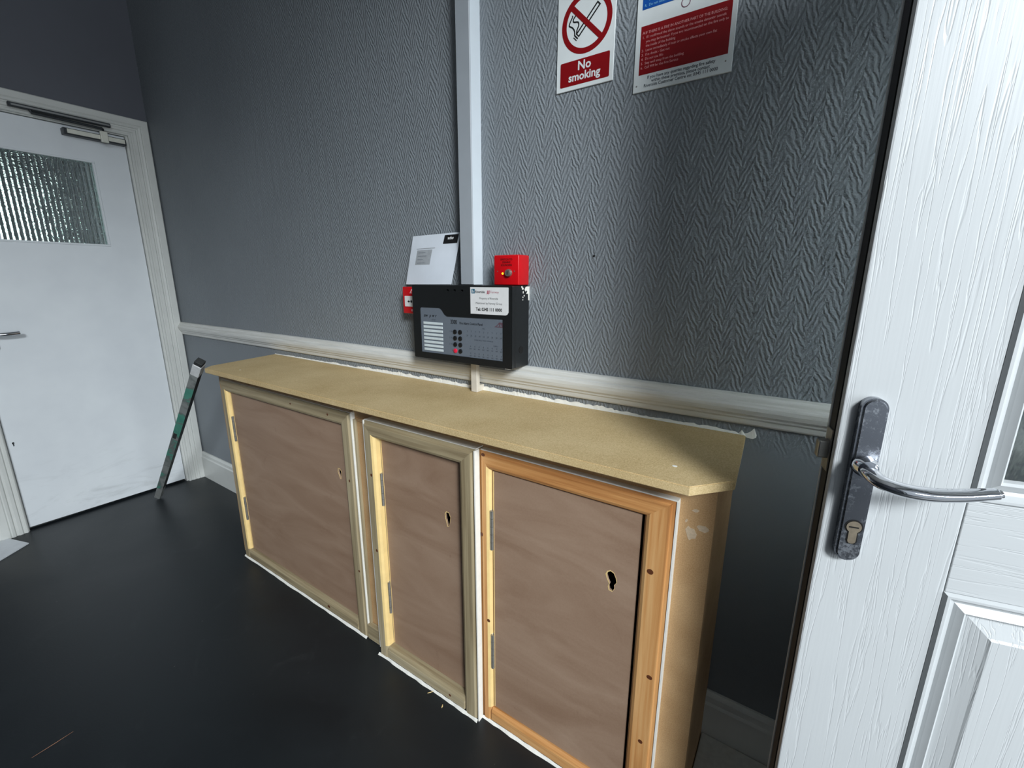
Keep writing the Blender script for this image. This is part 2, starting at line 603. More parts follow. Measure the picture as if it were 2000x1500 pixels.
# skirting boards
def skirting(name, label, a, b, inward, h=0.165, th=0.017):
    """a, b: floor end points on the wall face; inward: unit vector into the room"""
    bm = bm_new()
    prof = [(0, 0), (th, 0), (th, h - 0.035), (th - 0.004, h - 0.028), (th - 0.005, h - 0.012), (0.006, h), (0, h)]
    A, B, I = Vector(a), Vector(b), Vector(inward)
    sweep(bm, lambda u, hh: A + I * u + Vector((0, 0, hh)), lambda u, hh: B + I * u + Vector((0, 0, hh)), prof)
    o = obj(name, bm, M['gloss'])
    tag(o, label, 'skirting board', kind='structure')
    return o
skirting('baseboard_back', 'white skirting board along the chevron wallpaper wall', (XL + 0.021, YW, 0), (XR, YW, 0), (0, -1, 0), 0.168)
skirting('baseboard_left', 'white skirting board left of the inner door', (XL, YB, 0), (XL, 0.205, 0), (1, 0, 0), 0.165)

# dado rail
bm = bm_new()
z0, z1 = 0.906, 0.977
prof = [(0, z0), (0.007, z0), (0.010, z0 + 0.004), (0.012, z0 + 0.014), (0.016, z0 + 0.018), (0.017, z0 + 0.022), (0.022, z0 + 0.028),
        (0.025, z0 + 0.038), (0.025, z0 + 0.046), (0.022, z0 + 0.053), (0.017, z0 + 0.056), (0.016, z0 + 0.061), (0.012, z0 + 0.068), (0.006, z1), (0, z1)]
sweep(bm, lambda u, h: (XL, YW - u, h), lambda u, h: (XR, YW - u, h), prof)
o = obj('trim_1', bm, M['brushed_gloss']); tag(o, 'white dado rail running along the chevron wallpaper wall', 'dado rail', kind='structure')

# ------------------------------------------------------------------ inner door (left wall)
arch = thing('trim_2', 'white moulded architrave around the inner door', 'door frame', (XL, 0.63, 0), kind='structure')
AW = 0.092
aprof = [(0, 0), (0, 0.012), (0.004, 0.015), (0.010, 0.015), (0.013, 0.012), (0.017, 0.012), (0.021, 0.017), (0.032, 0.018), (0.036, 0.014),
         (0.041, 0.014), (0.045, 0.019), (0.054, 0.021), (0.058, 0.018), (0.062, 0.021), (AW - 0.004, 0.022), (AW, 0.018), (AW, 0)]
y0, y1, zt = DO[0], DO[1], DO[3]
yi1, yi0, zi = y1 - 0.002, y0 + 0.008, zt - 0.008
bm = bm_new(); sweep(bm, lambda u, h: (XL + h, yi1 + u, 0), lambda u, h: (XL + h, yi1 + u, zi + u * 0.95), aprof); obj('side_moulding', bm, M['gloss'], arch)
bm = bm_new(); sweep(bm, lambda u, h: (XL + h, yi0 - u, 0), lambda u, h: (XL + h, yi0 - u, zi + u * 0.95), aprof); obj('side_moulding', bm, M['gloss'], arch)
bm = bm_new(); sweep(bm, lambda u, h: (XL + h, yi0 - u, zi + u * 0.95), lambda u, h: (XL + h, yi1 + u, zi + u * 0.95), aprof); obj('head_moulding', bm, M['gloss'], arch)
bm = bm_new()
box(bm, XL - 0.12, XL, y1 - 0.012, y1, 0, zt); box(bm, XL - 0.12, XL, y0, y0 + 0.012, 0, zt); box(bm, XL - 0.12, XL, y0 + 0.012, y1 - 0.012, zt - 0.012, zt)
obj('door_lining', bm, M['gloss'], arch)

dl = thing('door_1', 'white flush inner door with a reeded glass pane', 'door', (XL - 0.012, 0.30, 0.012), kind='structure')
DX = XL - 0.012
dy0, dy1, dz0, dz1 = y0 + 0.015, y1 - 0.015, 0.014, zt - 0.015
gy0, gy1, gz0, gz1 = 0.44, 0.832, 1.386, 1.798
bm = bm_new(); plate(bm, rect(dy0, dy1, dz0, dz1), [rect(gy0, gy1, gz0, gz1), [(0.3185, 0.436), (0.3235, 0.436), (0.3235, 0.446), (0.326, 0.451), (0.3235, 0.457), (0.3185, 0.457), (0.316, 0.451), (0.3185, 0.446)]], YZ(DX, -1), 0.04)
leaf = obj('door_leaf', bm, M['door_paint'], dl)
bm = bm_new(); box(bm, DX - 0.035, DX - 0.03, 0.31, 0.335, 0.425, 0.465); obj('keyhole_back', bm, M['black_hole'], dl)
bm = bm_new()
n = 21 * 8
P = (gy1 - gy0) / n
for side, x in ((1, DX - 0.012), (-1, DX - 0.018)):
    ring = []
    for i in range(n + 1):
        a = i / 8 * 2 * PI
        dx = 0.0022 * math.cos(a) if side == 1 else 0
        ring.append((bm.verts.new((x + dx, gy0 + i * P, gz0)), bm.verts.new((x + dx, gy0 + i * P, gz1))))
    for i in range(n):
        bm.faces.new((ring[i][0], ring[i + 1][0], ring[i + 1][1], ring[i][1]))
bmesh.ops.recalc_face_normals(bm, faces=bm.faces[:])
obj('glass_pane', bm, M['reeded'], dl, sm=True)
for (a0, a1, b0, b1) in ((gy0, gy1, gz0, gz0 + 0.010), (gy0, gy1, gz1 - 0.010, gz1), (gy0, gy0 + 0.010, gz0 + 0.010, gz1 - 0.010), (gy1 - 0.010, gy1, gz0 + 0.010, gz1 - 0.010)):
    bm = bm_new(); box(bm, DX - 0.010, DX + 0.003, a0, a1, b0, b1, 0.002, 1); obj('glazing_bead', bm, M['door_paint'], dl)
bm = bm_new()
tube(bm, spline([(DX, 0.342, 0.972), (DX + 0.035, 0.342, 0.972), (DX + 0.048, 0.352, 0.972), (DX + 0.052, 0.385, 0.973), (DX + 0.05, 0.425, 0.976)], 6), 0.0085, 12)
hd = obj('lever_handle', bm, M['chrome'], dl, sm=True)
bm = bm_new(); plate(bm, rrect(0.326, 0.358, 0.90, 1.05, 0.008), [], YZ(DX, 1), 0.006); obj('backplate', bm, M['chrome'], dl)

cl = thing('door_closer', 'grey overhead closer with slide rail on top of the inner door', 'door closer', (DX, 0.76, 1.90))
bm = bm_new(); box(bm, DX, DX + 0.040, 0.728, 0.966, 1.893, 1.9225, 0.003, 2)
body = obj('closer_body', bm, M['closer'], cl)  # dark colour stands for the unlit sides, the pale strip for the lit front
bm = bm_new(); box(bm, DX + 0.040, DX + 0.0435, 0.742, 0.960, 1.899, 1.919, 0.001, 1); obj('lit_front_strip', bm, M['closer_pale'], cl)
bm = bm_new(); box(bm, DX + 0.040, DX + 0.054, 0.862, 0.892, 1.886, 1.938, 0.004, 2); obj('pivot_block', bm, M['closer_pale'], cl)
bm = bm_new(); box(bm, XL + 0.0225, XL + 0.040, 0.560, 0.910, 1.962, 1.980, 0.002, 1); obj('slide_rail', bm, M['closer'], cl)
bm = bm_new(); box(bm, XL + 0.040, XL + 0.042, 0.570, 0.905, 1.967, 1.974); obj('rail_channel', bm, plain('worn_rail_metal', srgb(140, 142, 142), 0.4, 0.4), cl)
bm = bm_new(); box(bm, XL + 0.005, XL + 0.0225, 0.60, 0.88, 1.964, 1.978); obj('rail_spacer', bm, M['closer'], cl)
bm = bm_new(); tube(bm, [(DX + 0.047, 0.877, 1.938), (DX + 0.047, 0.877, 1.948), (DX + 0.047, 0.875, 1.950), (XL + 0.036, 0.63, 1.953), (XL + 0.036, 0.628, 1.962)], 0.006, 10); obj('closer_arm', bm, M['closer'], cl)

# ------------------------------------------------------------------ boxed cupboard run
YC = 0.815
ZT = 0.862
XA, XB = -2.03, -0.095
cup = thing('boxed_cupboard', 'long low boxed cupboard with three unpainted doors under the worktop', 'cupboard', (-1.06, YC, 0))
# name, front y, outer x0 x1, top z, stile widths left/right, rail h, panel y, materials
F = [dict(y=0.795, x0=-1.985, x1=-1.136, zt=0.820, wl=0.047, wr=0.050, rb=0.047, rt=0.047, py=0.811, h='pine_x', v='pine_z'),
     dict(y=0.775, x0=-1.050, x1=-0.631, zt=0.819, wl=0.047, wr=0.050, rb=0.049, rt=0.046, py=0.800, h='pine_x', v='pine_z'),
     dict(y=0.795, x0=-0.6305, x1=-0.160, zt=0.815, wl=0.033, wr=0.058, rb=0.047, rt=0.047, py=0.806, h='orange_x', v='orange_z')]
holes = []
for f in F:
    f['i'] = (f['x0'] + f['wl'], f['x1'] - f['wr'], f['rb'], f['zt'] - f['rt'])
    holes.append(rect(*f['i']))
bm = bm_new(); plate(bm, rect(XA, XB, 0, ZT), holes, XZ(YC), 0.018)
obj('front_board', bm, M['mdf_front'], cup)
bm = bm_new(); box(bm, XB - 0.018, XB, YC + 0.018, YW - 0.001, 0.0, ZT); obj('end_panel', bm, M['mdf_front'], cup)
bm = bm_new(); box(bm, XA, XA + 0.018, YC + 0.018, YW - 0.001, 0.0, ZT); obj('end_panel', bm, M['mdf_front'], cup)

def prof_frame(w, d, lip):
    c = min(0.011, w * 0.3)
    return [(0, 0), (0, d * 0.72), (0.007, d * 0.78), (0.009, d * 0.98), (0.011, d), (w - c, d), (w - c * 0.4, d - 0.003), (w, d - 0.009), (w, 0)]

keypos = [(-1.232, 0.590), (-0.742, 0.588), (-0.2785, 0.588)]
hz = [[(0.558, 0.667), (0.192, 0.300)], [(0.552, 0.658), (0.170, 0.284)], [(0.550, 0.660), (0.184, 0.292)]]
dlabel = ['left door of brown plywood, widest of the three', 'narrow middle door of brown plywood', 'right door of brown plywood']
for k, f in enumerate(F):
    d = YC - f['y']
    ix0, ix1, iz0, iz1 = f['i']
    x0, x1, zt = f['x0'], f['x1'], f['zt']
    y = YC
    # upright stiles run the full height, rails between them are mitred at the top
    pl, pr, pb, pt = (prof_frame(w, d, 0) for w in (f['wl'], f['wr'], f['rb'], f['rt']))
    bm = bm_new(); sweep(bm, lambda u, h: (x0 + u, y - h, 0), lambda u, h: (x0 + u, y - h, zt - u * f['rt'] / f['wl']), pl); obj('stile', bm, M[f['v']], cup)
    bm = bm_new(); sweep(bm, lambda u, h: (x1 - u, y - h, 0), lambda u, h: (x1 - u, y - h, zt - u * f['rt'] / f['wr']), pr); obj('stile', bm, M[f['v']], cup)
    bm = bm_new(); sweep(bm, lambda u, h: (x0 + u * f['wl'] / f['rt'], y - h, zt - u), lambda u, h: (x1 - u * f['wr'] / f['rt'], y - h, zt - u), pt); obj('top_rail', bm, M[f['h']], cup)
    bm = bm_new(); sweep(bm, lambda u, h: (ix0, y - h, u), lambda u, h: (ix1, y - h, u), pb); obj('bottom_rail', bm, M[f['h']], cup)
    # door panel with its cut finger hole, hung on two butt hinges
    g = 0.0035
    kx, kz = keypos[k]
    if k == 2:
        hole = [(-.009, .021), (-.003, .025), (.004, .022), (.009, .012), (.011, .002), (.006, -.006), (.007, -.014), (.003, -.022), (-.004, -.021), (-.006, -.013), (-.004, -.006), (-.009, .004), (-.012, .013)]
    elif k == 1:
        hole = [(-.005, .020), (.003, .020), (.009, .008), (.007, -.006), (.003, -.020), (-.002, -.022), (-.005, -.010), (-.008, .0), (-.009, .012)]
    else:
        hole = [(-.006, .017), (.002, .018), (.009, .010), (.008, .0), (.006, -.016), (.001, -.018), (-.003, -.008), (-.008, .004)]
    hole = [(kx + a, kz + b) for a, b in hole]
    bm = bm_new(); plate(bm, rect(ix0 + g, ix1 - g - 0.003, iz0 + 0.003, iz1 - 0.003), [hole], XZ(f['py']), 0.005)
    dr = obj('door', bm, M['ply'], cup); dr['label'] = dlabel[k]
    bm = bm_new(); plate(bm, [(kx + (a - kx) * 1.16 - 0.0009, kz + (b - kz) * 1.08) for a, b in hole], [hole], XZ(f['py'] - 0.0004), 0.0007); obj('chipped_edge', bm, M['cut_and_lit_pine'], dr)
    bm = bm_new(); box(bm, ix0 + g, ix0 + g + 0.0025, f['py'] - 0.0008, f['py'], iz0 + 0.004, iz1 - 0.004); obj('edge_strip', bm, M['cut_and_lit_pine'], dr)
    for za, zb in hz[k]:
        bm = bm_new()
        hx, hy = ix0 + 0.0025, f['py'] - 0.005
        L = (zb - za) / 5
        for q in range(5):
            tube(bm, [(hx, hy, za + q * L + 0.0004), (hx, hy, za + (q + 1) * L - 0.0004)], 0.0048, 10)
        box(bm, ix0 - 0.0005, ix0 + 0.0012, hy, f['py'] + 0.01, za, zb)
        obj('hinge', bm, M['steel'], dr, sm=True)

# inner reveals of the left stiles, light falling on them painted as brighter yellow and the pale outer edges
for f in F:
    ix0, ix1, iz0, iz1 = f['i']
    w, d = f['wl'], YC - f['y']
    c = min(0.011, w * 0.3)
    pr = [(w - c, d + 0.0003), (w - c * 0.4 + 0.0002, d - 0.0027), (w + 0.0004, d - 0.009), (w + 0.0004, YC - f['py'])]
    pr += [(u - 0.0006, h - 0.0006) for u, h in pr[::-1]]
    bm = bm_new(); sweep(bm, lambda u, h: (f['x0'] + u, YC - h, iz0 + 0.001), lambda u, h: (f['x0'] + u, YC - h, iz1 + (w - u) * 0.9), pr); obj('lit_reveal', bm, M['cut_and_lit_pine'], cup)
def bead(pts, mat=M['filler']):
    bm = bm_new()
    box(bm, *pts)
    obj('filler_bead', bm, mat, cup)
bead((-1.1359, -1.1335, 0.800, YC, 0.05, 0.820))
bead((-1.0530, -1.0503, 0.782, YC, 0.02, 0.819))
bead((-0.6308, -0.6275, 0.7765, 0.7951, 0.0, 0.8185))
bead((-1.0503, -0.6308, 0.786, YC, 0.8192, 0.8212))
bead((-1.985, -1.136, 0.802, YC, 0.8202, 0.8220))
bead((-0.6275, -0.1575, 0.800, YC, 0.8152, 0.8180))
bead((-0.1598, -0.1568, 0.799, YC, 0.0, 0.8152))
# white sealant where the fronts meet the floor
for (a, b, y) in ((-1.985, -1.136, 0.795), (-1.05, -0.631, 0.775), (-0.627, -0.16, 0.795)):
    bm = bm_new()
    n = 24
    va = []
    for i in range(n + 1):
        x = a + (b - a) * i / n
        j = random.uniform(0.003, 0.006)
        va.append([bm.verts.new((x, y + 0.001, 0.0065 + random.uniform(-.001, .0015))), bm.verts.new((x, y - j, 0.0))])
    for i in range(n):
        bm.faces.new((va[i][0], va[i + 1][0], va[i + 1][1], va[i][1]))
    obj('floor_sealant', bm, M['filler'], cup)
# batten in the recess between left and middle doors
bm = bm_new(); box(bm, -1.1335, -1.053, 0.797, YC, 0.0, 0.058, 0.002, 1); obj('recess_batten', bm, M['pine_x'], cup)
bm = bm_new(); box(bm, -1.1335, -1.1235, 0.806, YC, 0.058, 0.80, 0.001, 1); obj('recess_batten', bm, M['pine_z'], cup)
bm = bm_new(); box(bm, -1.1235, -1.0535, 0.811, YC, 0.795, 0.805, 0.001, 1); obj('recess_batten', bm, M['mdf_front'], cup)
# plaster smears on the right of the front board
bm = bm_new()
for (x, z, rx, rz_) in ((-0.133, 0.752, 0.009, 0.014), (-0.143, 0.775, 0.002, 0.004), (-0.113, 0.767, 0.010, 0.006), (-0.128, 0.800, 0.006, 0.003)):
    pts = [(x + rx * (1 + random.uniform(-.3, .3)) * math.cos(a), z + rz_ * (1 + random.uniform(-.3, .3)) * math.sin(a)) for a in [2 * PI * i / 11 for i in range(11)]]
    plate(bm, pts, [], XZ(YC - 0.0004), 0.0005)
obj('plaster_smear', bm, plain('thin_plaster', srgb(200, 178, 150), 0.8, 0, 0.12, 200), cup)
# knots in the pine
for x, z, y, rx, rz_ in [(-0.622, 0.587, 0.795, .003, .0055), (-0.604, 0.336, 0.795, .005, .0045), (-0.616, 0.806, 0.795, .006, .004), (-0.197, 0.653, 0.795, .0065, .006),
                         (-0.180, 0.405, 0.795, .006, .005), (-0.187, 0.228, 0.795, .005, .005), (-1.246, 0.798, 0.795, .004, .004), (-1.160, 0.590, 0.795, .003, .005),
                         (-1.355, 0.026, 0.795, .008, .005), (-1.150, 0.262, 0.795, .004, .004), (-1.021, 0.654, 0.775, .004, .005), (-1.022, 0.40, 0.775, .004, .005),
                         (-0.735, 0.026, 0.775, .004, .004), (-1.46, 0.80, 0.795, .004, .003)]:
    bm = bm_new(); plate(bm, circ(x, z, rx, rz_, 12), [], XZ(y - 0.0004), 0.0006); obj('knot', bm, M['knot'], cup)

# worktop (one loose MDF board on the cupboard)
wt = thing('worktop', 'raw MDF worktop with clipped corners lying on the boxed cupboard', 'worktop', (-1.0, 0.9, ZT))
bm = bm_new()
plate(bm, [(-1.945, 0.736), (-0.130, 0.738), (-0.068, 0.808), (-0.083, YW - 0.001), (-2.062, YW - 0.001), (-1.985, 0.775)], [], XY(ZT), 0.018)
es = [e for e in bm.edges if abs(e.verts[0].co.z - e.verts[1].co.z) < 1e-5 and len(e.link_faces) == 2 and abs(e.calc_face_angle(0)) > 1]
bmesh.ops.bevel(bm, geom=es, offset=0.0015, segments=2, affect='EDGES')
obj('board', bm, M['mdf'], wt)
bm = bm_new(); plate(bm, circ(-0.173, 0.812, 0.0048, 0.004, 12), [], XY(0.8800), 0.0006); obj('paint_drip', bm, M['filler'], wt)
bm = bm_new(); plate(bm, circ(-1.80, 0.80, 0.0038, 0.003, 10), [], XY(0.8800), 0.0005); obj('paint_drip', bm, M['filler'], wt)
# ragged white sealant between worktop and wall
bm = bm_new()
n = 330
rr = 0.8
va = []
for i in range(n + 1):
    x = -2.062 + (2.062 - 0.062) * i / n
    w = 0.004 + 0.009 * min(1, (x + 2.1) / 0.9)
    rr = 0.75 * rr + 0.25 * random.uniform(0.2, 1.5)
    hh = w * rr * random.uniform(0.9, 1.1)
    if x > -0.40:
        hh *= 0.6
    if -0.875 < x < -0.845:
        hh = 0.002
    if -0.10 < x:
        hh = random.uniform(0.001, 0.02)
    va.append([bm.verts.new((x, YW - 0.0004, 0.8795 + hh)), bm.verts.new((x, YW - 0.0012, 0.8795 + hh * 0.7)), bm.verts.new((x, YW - 0.004, 0.8803 if x < -0.084 else 0.8795 - random.uniform(0, 0.012)))])
for i in range(n):
    for k in range(2):
        bm.faces.new((va[i][k], va[i + 1][k], va[i + 1][k + 1], va[i][k + 1]))
obj('wall_sealant', bm, M['filler'], wt)

# ------------------------------------------------------------------ trunking
tr = thing('cable_trunking', 'tall white cable trunking running up the wall from the black panel', 'trunking', (-0.85, YW, 1.207))
bm = bm_new(); box(bm, -0.873, -0.829, 1.036, YW, 1.208, HC); obj('channel', bm, M['pvc'], tr)
bm = bm_new(); box(bm, -0.8745, -0.8275, 1.0325, 1.037, 1.208, HC, 0.0012, 1); obj('snap_lid', bm, plain('grey_painted_trunking', srgb(160, 166, 172), 0.45, 0, 0.03, 20), tr)
mt = thing('mini_trunking', 'short white conduit crossing the dado rail down to the worktop', 'trunking', (-0.836, 1.05, 0.8805))
bm = bm_new(); box(bm, -0.849, -0.826, 1.040, 1.052, 0.8806, 0.9795, 0.0012, 1); obj('lid', bm, M['old_pvc'], mt)
bm = bm_new(); box(bm, -0.848, -0.827, 1.052, 1.0555, 0.8806, 0.9795); box(bm, -0.846, -0.829, 1.0555, YW, 0.8806, 0.900); obj('channel', bm, M['old_pvc'], mt)

# ------------------------------------------------------------------ fire alarm control panel
YP = 0.995
fp = thing('alarm_panel', 'black alarm control panel mounted on the wall above the dado rail', 'alarm panel', (-0.855, YW, 0.98))
PX0, PX1, PZ0, PZ1 = -1.043, -0.664, 0.979, 1.206
bm = bm_new(); box(bm, PX0 + 0.002, PX1, YP + 0.014, YW - 0.0005, PZ0 + 0.001, PZ1, 0.002, 2); case = obj('back_box', bm, M['black'], fp)
bm = bm_new()
mem = [(-1.012, 0.9985), (-0.696, 0.9985), (-0.696, 1.116), (-0.900, 1.1150), (-0.9095, 1.120), (-0.9215, 1.1345), (-0.930, 1.139), (-1.007, 1.139), (-1.012, 1.134)]
plate(bm, rrect(PX0, PX1 - 0.001, PZ0, PZ1, 0.004), [mem] + [rrect(a, a + 0.010, 1.188, 1.194, 0.0025) for a in (-0.900, -0.873, -0.845)], XZ(YP), 0.013)
cover = obj('front_cover', bm, M['black'], fp)
bm = bm_new(); plate(bm, [(u, v) for u, v in mem], [], XZ(YP + 0.0025), 0.004); memb = obj('display_panel', bm, M['membrane'], fp)
bm = bm_new(); box(bm, -0.902, -0.833, YP + 0.006, YP + 0.008, 1.186, 1.196); obj('vent_backing', bm, M['black_hole'], fp)
ym = YP + 0.0025
for i in range(8):
    zc = 1.0905 - i * 0.01170
    bm = bm_new(); box(bm, -1.0010, -0.9205, ym - 0.0012, ym, zc - 0.0038, zc + 0.0038, 0.0005, 1); obj('zone_strip', bm, M['slot'], memb)
for r in range(4):
    for cidx in range(2):
        bm = bm_new()
        cx, cz = (-0.8715, -0.8515)[cidx], 1.0703 - r * 0.0190
        tube(bm, [(cx, ym, cz), (cx, ym - 0.0025, cz), (cx, ym - 0.0034, cz)], [0.0068, 0.0068, 0.0052], 14, up=Vector((0, 0, 1)))
        red = (r == 3 and cidx == 0)
        b = obj('button', bm, M['red_button'] if red else M['ink'], memb, sm=True)
        if red:
            b['label'] = 'red button'
bm = bm_new()
yt = ym - 0.0003
add_text(bm, 'aw  p w r', 0.0135, at(-0.998, yt, 1.110), bold=0.0002, shear=0.25)
add_text(bm, '3300', 0.0175, at(-0.889, yt, 1.0935), bold=0.0004, sx=0.72)
add_text(bm, 'Fire Alarm Control Panel', 0.0098, at(-0.854, yt, 1.0940), bold=0.00015, sx=0.86)
obj('lettering', bm, M['ink'], memb)['kind'] = 'stuff'
bm = bm_new()
for r, s in enumerate(('1  FA', '2  FL', '3  RS', '4')):
    add_text(bm, s, 0.0065, at(-0.882, yt, 1.0685 - r * 0.019), 'RIGHT')
add_text(bm, 'SYSTEM', 0.005, at(-0.958, yt, 1.0995), 'CENTER')
for q in range(9):
    x = -0.8245 + q * 0.0150
    add_text(bm, '7', 0.0075, at(x, yt, 1.072), 'CENTER'); add_text(bm, '|4', 0.008, at(x, yt, 1.060), 'CENTER')
add_text(bm, 'ZONE FAULT AND DISABLED', 0.0052, at(-0.765, yt, 1.0495), 'CENTER')
add_text(bm, 'SUPPLY', 0.005, at(-0.722, yt, 1.037), 'CENTER')
add_text(bm, 'FIRE', 0.005, at(-0.765, yt, 1.084), 'CENTER')
for q in range(8):
    x = -0.8135 + q * 0.0158
    for zz, s in ((1.0290, '4'), (1.0225, 'wr'), (1.0085, '4'), (1.0020, 'en')):
        add_text(bm, s, 0.0075, at(x, yt, zz), 'CENTER')
obj('small_print', bm, M['grey_ink'], memb)['kind'] = 'stuff'
bm = bm_new(); plate(bm, [(-0.7270, 1.0925), (-0.6975, 1.0925), (-0.6975, 1.1060), (-0.7095, 1.1070), (-0.7180, 1.0985)], [[(-0.719, 1.0950), (-0.711, 1.1015), (-0.709, 1.0950)], [(-0.706, 1.0950), (-0.706, 1.1030), (-0.700, 1.0950)]], XZ(yt), 0.0003)
obj('emblem', bm, plain('dull_red_grey_print', srgb(96, 74, 84), 0.4), memb)
# sticker on the cover
yl = YP - 0.0006
bm = bm_new()
L0, L1, K0, K1 = -0.8085, -0.677, 1.1270, 1.2015
plate(bm, [(L0, K0), (L1 - 0.010, K0), (L1 - 0.004, K0 + 0.002), (L1, K0 + 0.008), (L1, K1 - 0.001), (L1 - 0.001, K1), (L0, K1)], [], XZ(yl), 0.0006)
st = obj('sticker', bm, M['label'], fp)
yl -= 0.0002
bm = bm_new()
add_text(bm, 'Riverside', 0.0095, at(-0.7905, yl, 1.1855), bold=0.0002, sx=0.95)
add_text(bm, 'Property of Riverside', 0.0078, at(-0.7435, yl, 1.1685), 'CENTER', sx=0.95)
add_text(bm, 'Maintained by Fairway Group', 0.0078, at(-0.7435, yl, 1.1550), 'CENTER', sx=0.98)
add_text(bm, 'Tel: 0345 111 0000', 0.0122, at(-0.7435, yl, 1.1365), 'CENTER', bold=0.0004, sx=0.95)
obj('lettering', bm, M['ink'], st)['kind'] = 'stuff'
bm = bm_new(); plate(bm, rrect(-0.804, -0.792, 1.184, 1.1965, 0.001), [rrect(-0.8015, -0.7995, 1.186, 1.1945, 0.0005), rrect(-0.7965, -0.7945, 1.186, 1.1915, 0.0005)], XZ(yl), 0.0002); obj('teal_logo', bm, M['teal_ink'], st)
bm = bm_new()
for q in range(2):
    a = -0.750 + q * 0.005
    plate(bm, [(a, 1.182), (a + 0.004, 1.184), (a + 0.0055, 1.194), (a + 0.002, 1.192)], [], XZ(yl), 0.0002)
obj('rose_logo', bm, M['rose_ink'], st)
bm = bm_new(); add_text(bm, 'Fairway', 0.0098, at(-0.7375, yl, 1.1855), sx=0.95); obj('pale_lettering', bm, M['rose_ink'], st)
# keyhole and torn paper on the right-hand side of the case
bm = bm_new(); plate(bm, circ(1.039, 1.029, 0.0105, n=16), [], YZ(PX1 + 0.0002), 0.0006); obj('cable_knockout', bm, M['black_hole'], fp)
bm = bm_new()
plate(bm, [(1.074, 1.166), (1.0795, 1.165), (1.0795, 1.204), (1.068, 1.204), (1.060, 1.203), (1.054, 1.196), (1.058, 1.190), (1.064, 1.193), (1.068, 1.190), (1.064, 1.184), (1.068, 1.183), (1.073, 1.187)], [], YZ(PX1 + 0.0002), 0.0006)
for y_, z_, r_ in ((1.044, 1.198, .004), (1.040, 1.203, .003), (1.047, 1.188, .003), (1.046, 1.175, .002), (1.052, 1.179, .0025), (1.045, 1.168, .0018)):
    plate(bm, [(y_ + r_ * random.uniform(.6, 1.3) * math.cos(a), z_ + r_ * random.uniform(.6, 1.3) * math.sin(a)) for a in [2 * PI * i / 7 for i in range(7)]], [], YZ(PX1 + 0.0002), 0.0006)
obj('torn_paper_patch', bm, M['filler'], fp)
bm = bm_new(); box(bm, -0.690, -0.672, YP + 0.001, YP + 0.006, PZ0 - 0.0012, PZ0 + 0.0002); obj('paint_chip', bm, M['filler'], fp)

# key switch
ks = thing('key_switch', 'red key switch box with a yellow lamp sitting above the black panel', 'key switch', (-0.707, YW, 1.2075))
bm = bm_new(); box(bm, -0.7485, -0.665, 1.026, YW - 0.0005, 1.2075, 1.288, 0.0035, 3); obj('housing', bm, M['red'], ks, sm=True)
bm = bm_new(); tube(bm, [(-0.697, 1.0262, 1.2400), (-0.697, 1.020, 1.2400), (-0.697, 1.0175, 1.2400)], [0.0105, 0.0100, 0.0085], 20); kb = obj('key_barrel', bm, M['steel'], ks, sm=True)
bm = bm_new(); box(bm, -0.6980, -0.6960, 1.0168, 1.0180, 1.2355, 1.2445); obj('key_slot', bm, M['black_hole'], kb)
bm = bm_new(); tube(bm, [(-0.718, 1.0262, 1.2385), (-0.718, 1.0240, 1.2385)], [0.0030, 0.0022], 12); obj('indicator_lamp', bm, M['led'], ks)
bm = bm_new()
for q, s in enumerate(('SWITCH TO', 'DISABLE', 'SOUNDERS')):
    add_text(bm, s, 0.0072, at(-0.7055, 1.0257, 1.2735 - q * 0.0075), 'CENTER', bold=0.0002)
obj('lettering', bm, plain('dark_red_ink', srgb(70, 8, 12), 0.5), ks)['kind'] = 'stuff'
for x, r in ((-0.679, 0.0015), (-0.735, 0.0012)):
    bm = bm_new(); tube(bm, [(x, 1.0262, 1.2445), (x, 1.0250, 1.2445)], r, 8); obj('screw', bm, M['steel'], ks)

# break-glass call point, mostly behind the panel
cp = thing('call_point', 'red break glass call point half hidden left of the black panel', 'call point', (-1.088, YW, 1.112))
bm = bm_new(); box(bm, -1.1305, -1.0445, 1.034, YW - 0.0005, 1.112, 1.199, 0.004, 3); obj('housing', bm, M['red'], cp, sm=True)
bm = bm_new(); box(bm, -1.1185, -1.0565, 1.0318, 1.0345, 1.1350, 1.1695, 0.0008, 1); win = obj('glass_plate', bm, M['label'], cp)
bm = bm_new()
plate(bm, [(-1.105, 1.1520), (-1.099, 1.1565), (-1.099, 1.1540), (-1.094, 1.1540), (-1.094, 1.1500), (-1.099, 1.1500), (-1.099, 1.1475)], [], XZ(1.0314), 0.0004)
plate(bm, circ(-1.0875, 1.152, 0.0042, n=12), [], XZ(1.0314), 0.0004)
plate(bm, [(-1.070, 1.1520), (-1.076, 1.1565), (-1.076, 1.1540), (-1.081, 1.1540), (-1.081, 1.1500), (-1.076, 1.1500), (-1.076, 1.1475)], [], XZ(1.0314), 0.0004)
obj('arrow_mark', bm, M['ink'], win)
bm = bm_new(); plate(bm, [(-1.096, 1.178), (-1.086, 1.192), (-1.082, 1.190), (-1.088, 1.182), (-1.084, 1.178)], [], XZ(1.0334), 0.0004); obj('flame_symbol', bm, M['pink_ink'], cp)
bm = bm_new(); plate(bm, circ(-1.0875, 1.1235, 0.004, n=12), [], XZ(1.0334), 0.0004); obj('test_key_cover', bm, M['pink_ink'], cp)

